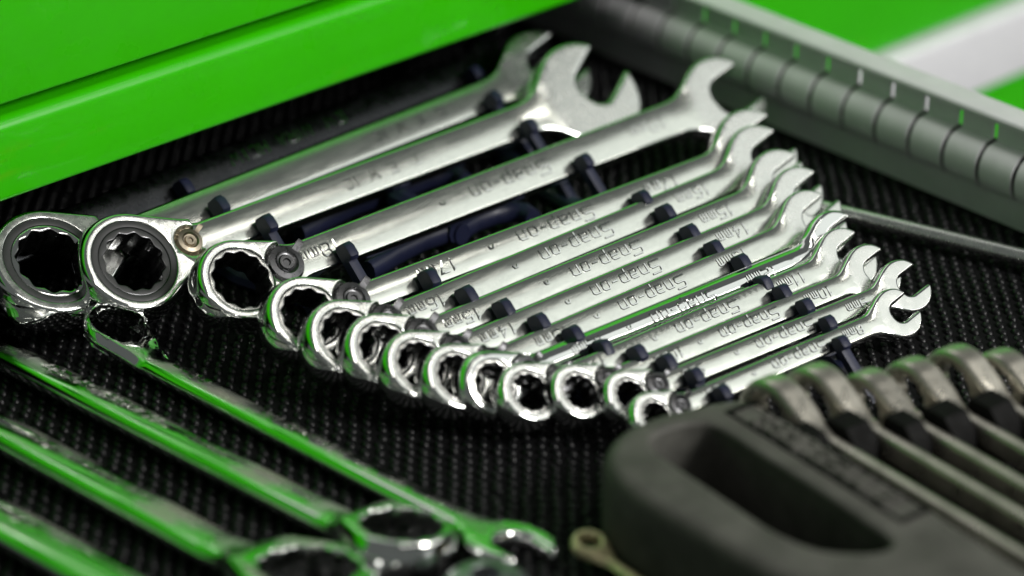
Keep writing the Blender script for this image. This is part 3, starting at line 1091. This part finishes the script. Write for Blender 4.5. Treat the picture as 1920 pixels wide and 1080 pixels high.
# knobbly weave of the liner: a diagonal lattice of small ribbed lumps
pitch = 4.45
fwd = np.array([math.cos(AZIM), math.sin(AZIM)])
rgt = np.array([math.sin(AZIM), -math.cos(AZIM)])
V, F = [], []
SEG = 8
for i in range(-75, 76):
    for j in range(-75, 76):
        c0 = fwd * (i * pitch) + rgt * (j * pitch)
        if not (-240 < c0[0] < 156 and -300 < c0[1] < 190):
            continue
        dpt = c0 - CAM[:2]
        if abs((dpt @ rgt) / (dpt @ fwd)) > 0.23:
            continue
        c0 = c0 + rng.normal(0, .2, 2)
        h = 1.3 + rng.normal(0, .2) + .25 * math.sin(c0[0] * .06 + 2 * math.sin(c0[1] * .05))
        a0 = AZIM + 0.35 + rng.normal(0, .15)
        ca, sa = math.cos(a0), math.sin(a0)
        s = len(V)
        for q, z in ((1.0, -.05), (.88, .62), (.5, .97)):
            for k in range(SEG):
                w = 2 * math.pi * k / SEG
                u, v = 2.05 * q * math.cos(w), 1.45 * q * math.sin(w)
                V.append((c0[0] + u * ca - v * sa, c0[1] + u * sa + v * ca, h * z + (u * .10 if z > 0 else 0)))
        V.append((c0[0], c0[1], h))
        for r in range(2):
            for k in range(SEG):
                kk = (k + 1) % SEG
                F.append((s + r * SEG + k, s + r * SEG + kk, s + r * SEG + SEG + kk, s + r * SEG + SEG + k))
        for k in range(SEG):
            F.append((s + 2 * SEG + k, s + 2 * SEG + (k + 1) % SEG, s + 3 * SEG))
kn = mk('liner_weave', V, F, LINER)
kn['kind'] = 'stuff'
kn['label'] = 'knobbly black rubber weave covering the drawer floor'
kn['category'] = 'liner'

# divider: profile in (x offset, z) seen along the drawer
div = thing('slotted_divider', 'grey slotted metal divider with a rounded rail along the right of the drawer', 'divider')
X0 = 160.0
prof = [(0, 0), (0, 11.5)]
for k in range(11):
    t = -math.pi / 2 + math.pi * k / 10
    prof.append((-1.2 - 6.6 * math.cos(t), 20.6 + 8.6 * math.sin(t)))
prof += [(1.2, 29.6), (1.2, 38.4)]
YA, YB = -300.0, 330.0


def sheet(b, pr, y0, y1, th=1.3):
    pr = [np.array(p, float) for p in pr]
    n = len(pr)
    off = []
    for i in range(n):
        t = pr[min(i + 1, n - 1)] - pr[max(i - 1, 0)]
        t /= np.linalg.norm(t)
        off.append(pr[i] + np.array([t[1], -t[0]]) * th)
    poly = pr + off[::-1]
    b.prism(poly, lambda p: (X0 + p[0], y0, p[1]), lambda p: (X0 + p[0], y1, p[1]))


low = MB()
sheet(low, prof[:2], YA, YB)
low.make('lower_wall', GREYMETAL, div)
slots = [-9.9 + 15.72 * k for k in range(-18, 21)]
edges = [YA] + slots + [YB]
gap = 1.0
for i in range(len(edges) - 1):
    y0 = edges[i] + (gap if i else 0)
    y1 = edges[i + 1] - (gap if i < len(edges) - 2 else 0)
    if y1 < -150 or y0 > 200:
        continue
    b = MB()
    pr = [(0, 11.5)] + prof[2:]
    sheet(b, pr, y0, y1)
    b.make('rail_segment', GREYMETAL, div, 30)
b = MB()
sheet(b, [(-1.5, 37.2), (-1.8, 38.8), (-1.2, 39.6), (0, 39.9), (9, 39.9), (10.2, 39.4), (10.4, 38.6)], YA, YB)
b.make('top_flange', GREYMETAL, div, 30)
b = MB()
sheet(b, [(2.6, 0.5), (2.6, 11)] + [(p[0] + 1.9, p[1]) for p in prof[2:13]] + [(2.8, 29.5)], YA, YB, 1.0)
b.make('slot_light_block', BLACKPAINT, div, 30)  # added dark sheet behind the rail, stops light showing through its slots

YC = 89.7
cab = thing('tool_cabinet', 'glossy green tool cabinet rising behind the open drawer', 'cabinet')


def front(x0, x1, z0, z1, y=YC, r=3.0, mat=GREEN, name='drawer_front', depth=18):
    poly = [(y + depth, z0), (y + r * .5, z0)]
    for k in range(5):
        t = math.pi / 2 * k / 4
        poly.append((y + r * .5 - r * .5 * math.sin(t), z0 + r * .5 - r * .5 * math.cos(t)))
    for k in range(9):
        t = math.pi / 2 * k / 8
        poly.append((y + r - r * math.cos(t), z1 - r + r * math.sin(t)))
    poly += [(y + depth, z1)]
    pl = [poly[0]]
    for q in poly[1:]:
        if abs(q[0] - pl[-1][0]) + abs(q[1] - pl[-1][1]) > 1e-6:
            pl.append(q)
    b = MB()
    b.prism(pl[::-1], lambda p: (x0, p[0], p[1]), lambda p: (x1, p[0], p[1]))
    return b.make(name, mat, cab, 25)


front(-520, 166, 45.2, 73.4, r=4.5)
front(-520, 166, 78.6, 148)
front(-520, 166, 152, 196)
# right-hand bank: fronts and a pale pull rail, lower down
front(170, 700, -27, 66)
front(170, 700, 70, 196)
front(170, 700, -62, -29.5, y=YC - 6, mat=ALU, name='pull_rail', depth=14)
front(170, 700, -150, -64.5)
b = MB()
b.add([(-520, 330, -5), (-520, 330, 60), (700, 330, 60), (700, 330, -5)], [(0, 1, 2, 3)])
b.add([(-520, YC + 18.5, 46), (166, YC + 18.5, 46), (166, 330, 46), (-520, 330, 46)], [(0, 3, 2, 1)])
b.box((-520, YC + 19, 47), (166, YC + 200, 194))
b.box((168, YC + 19, -150), (700, YC + 200, 194))
b.make('carcass', BLACKPAINT, cab)
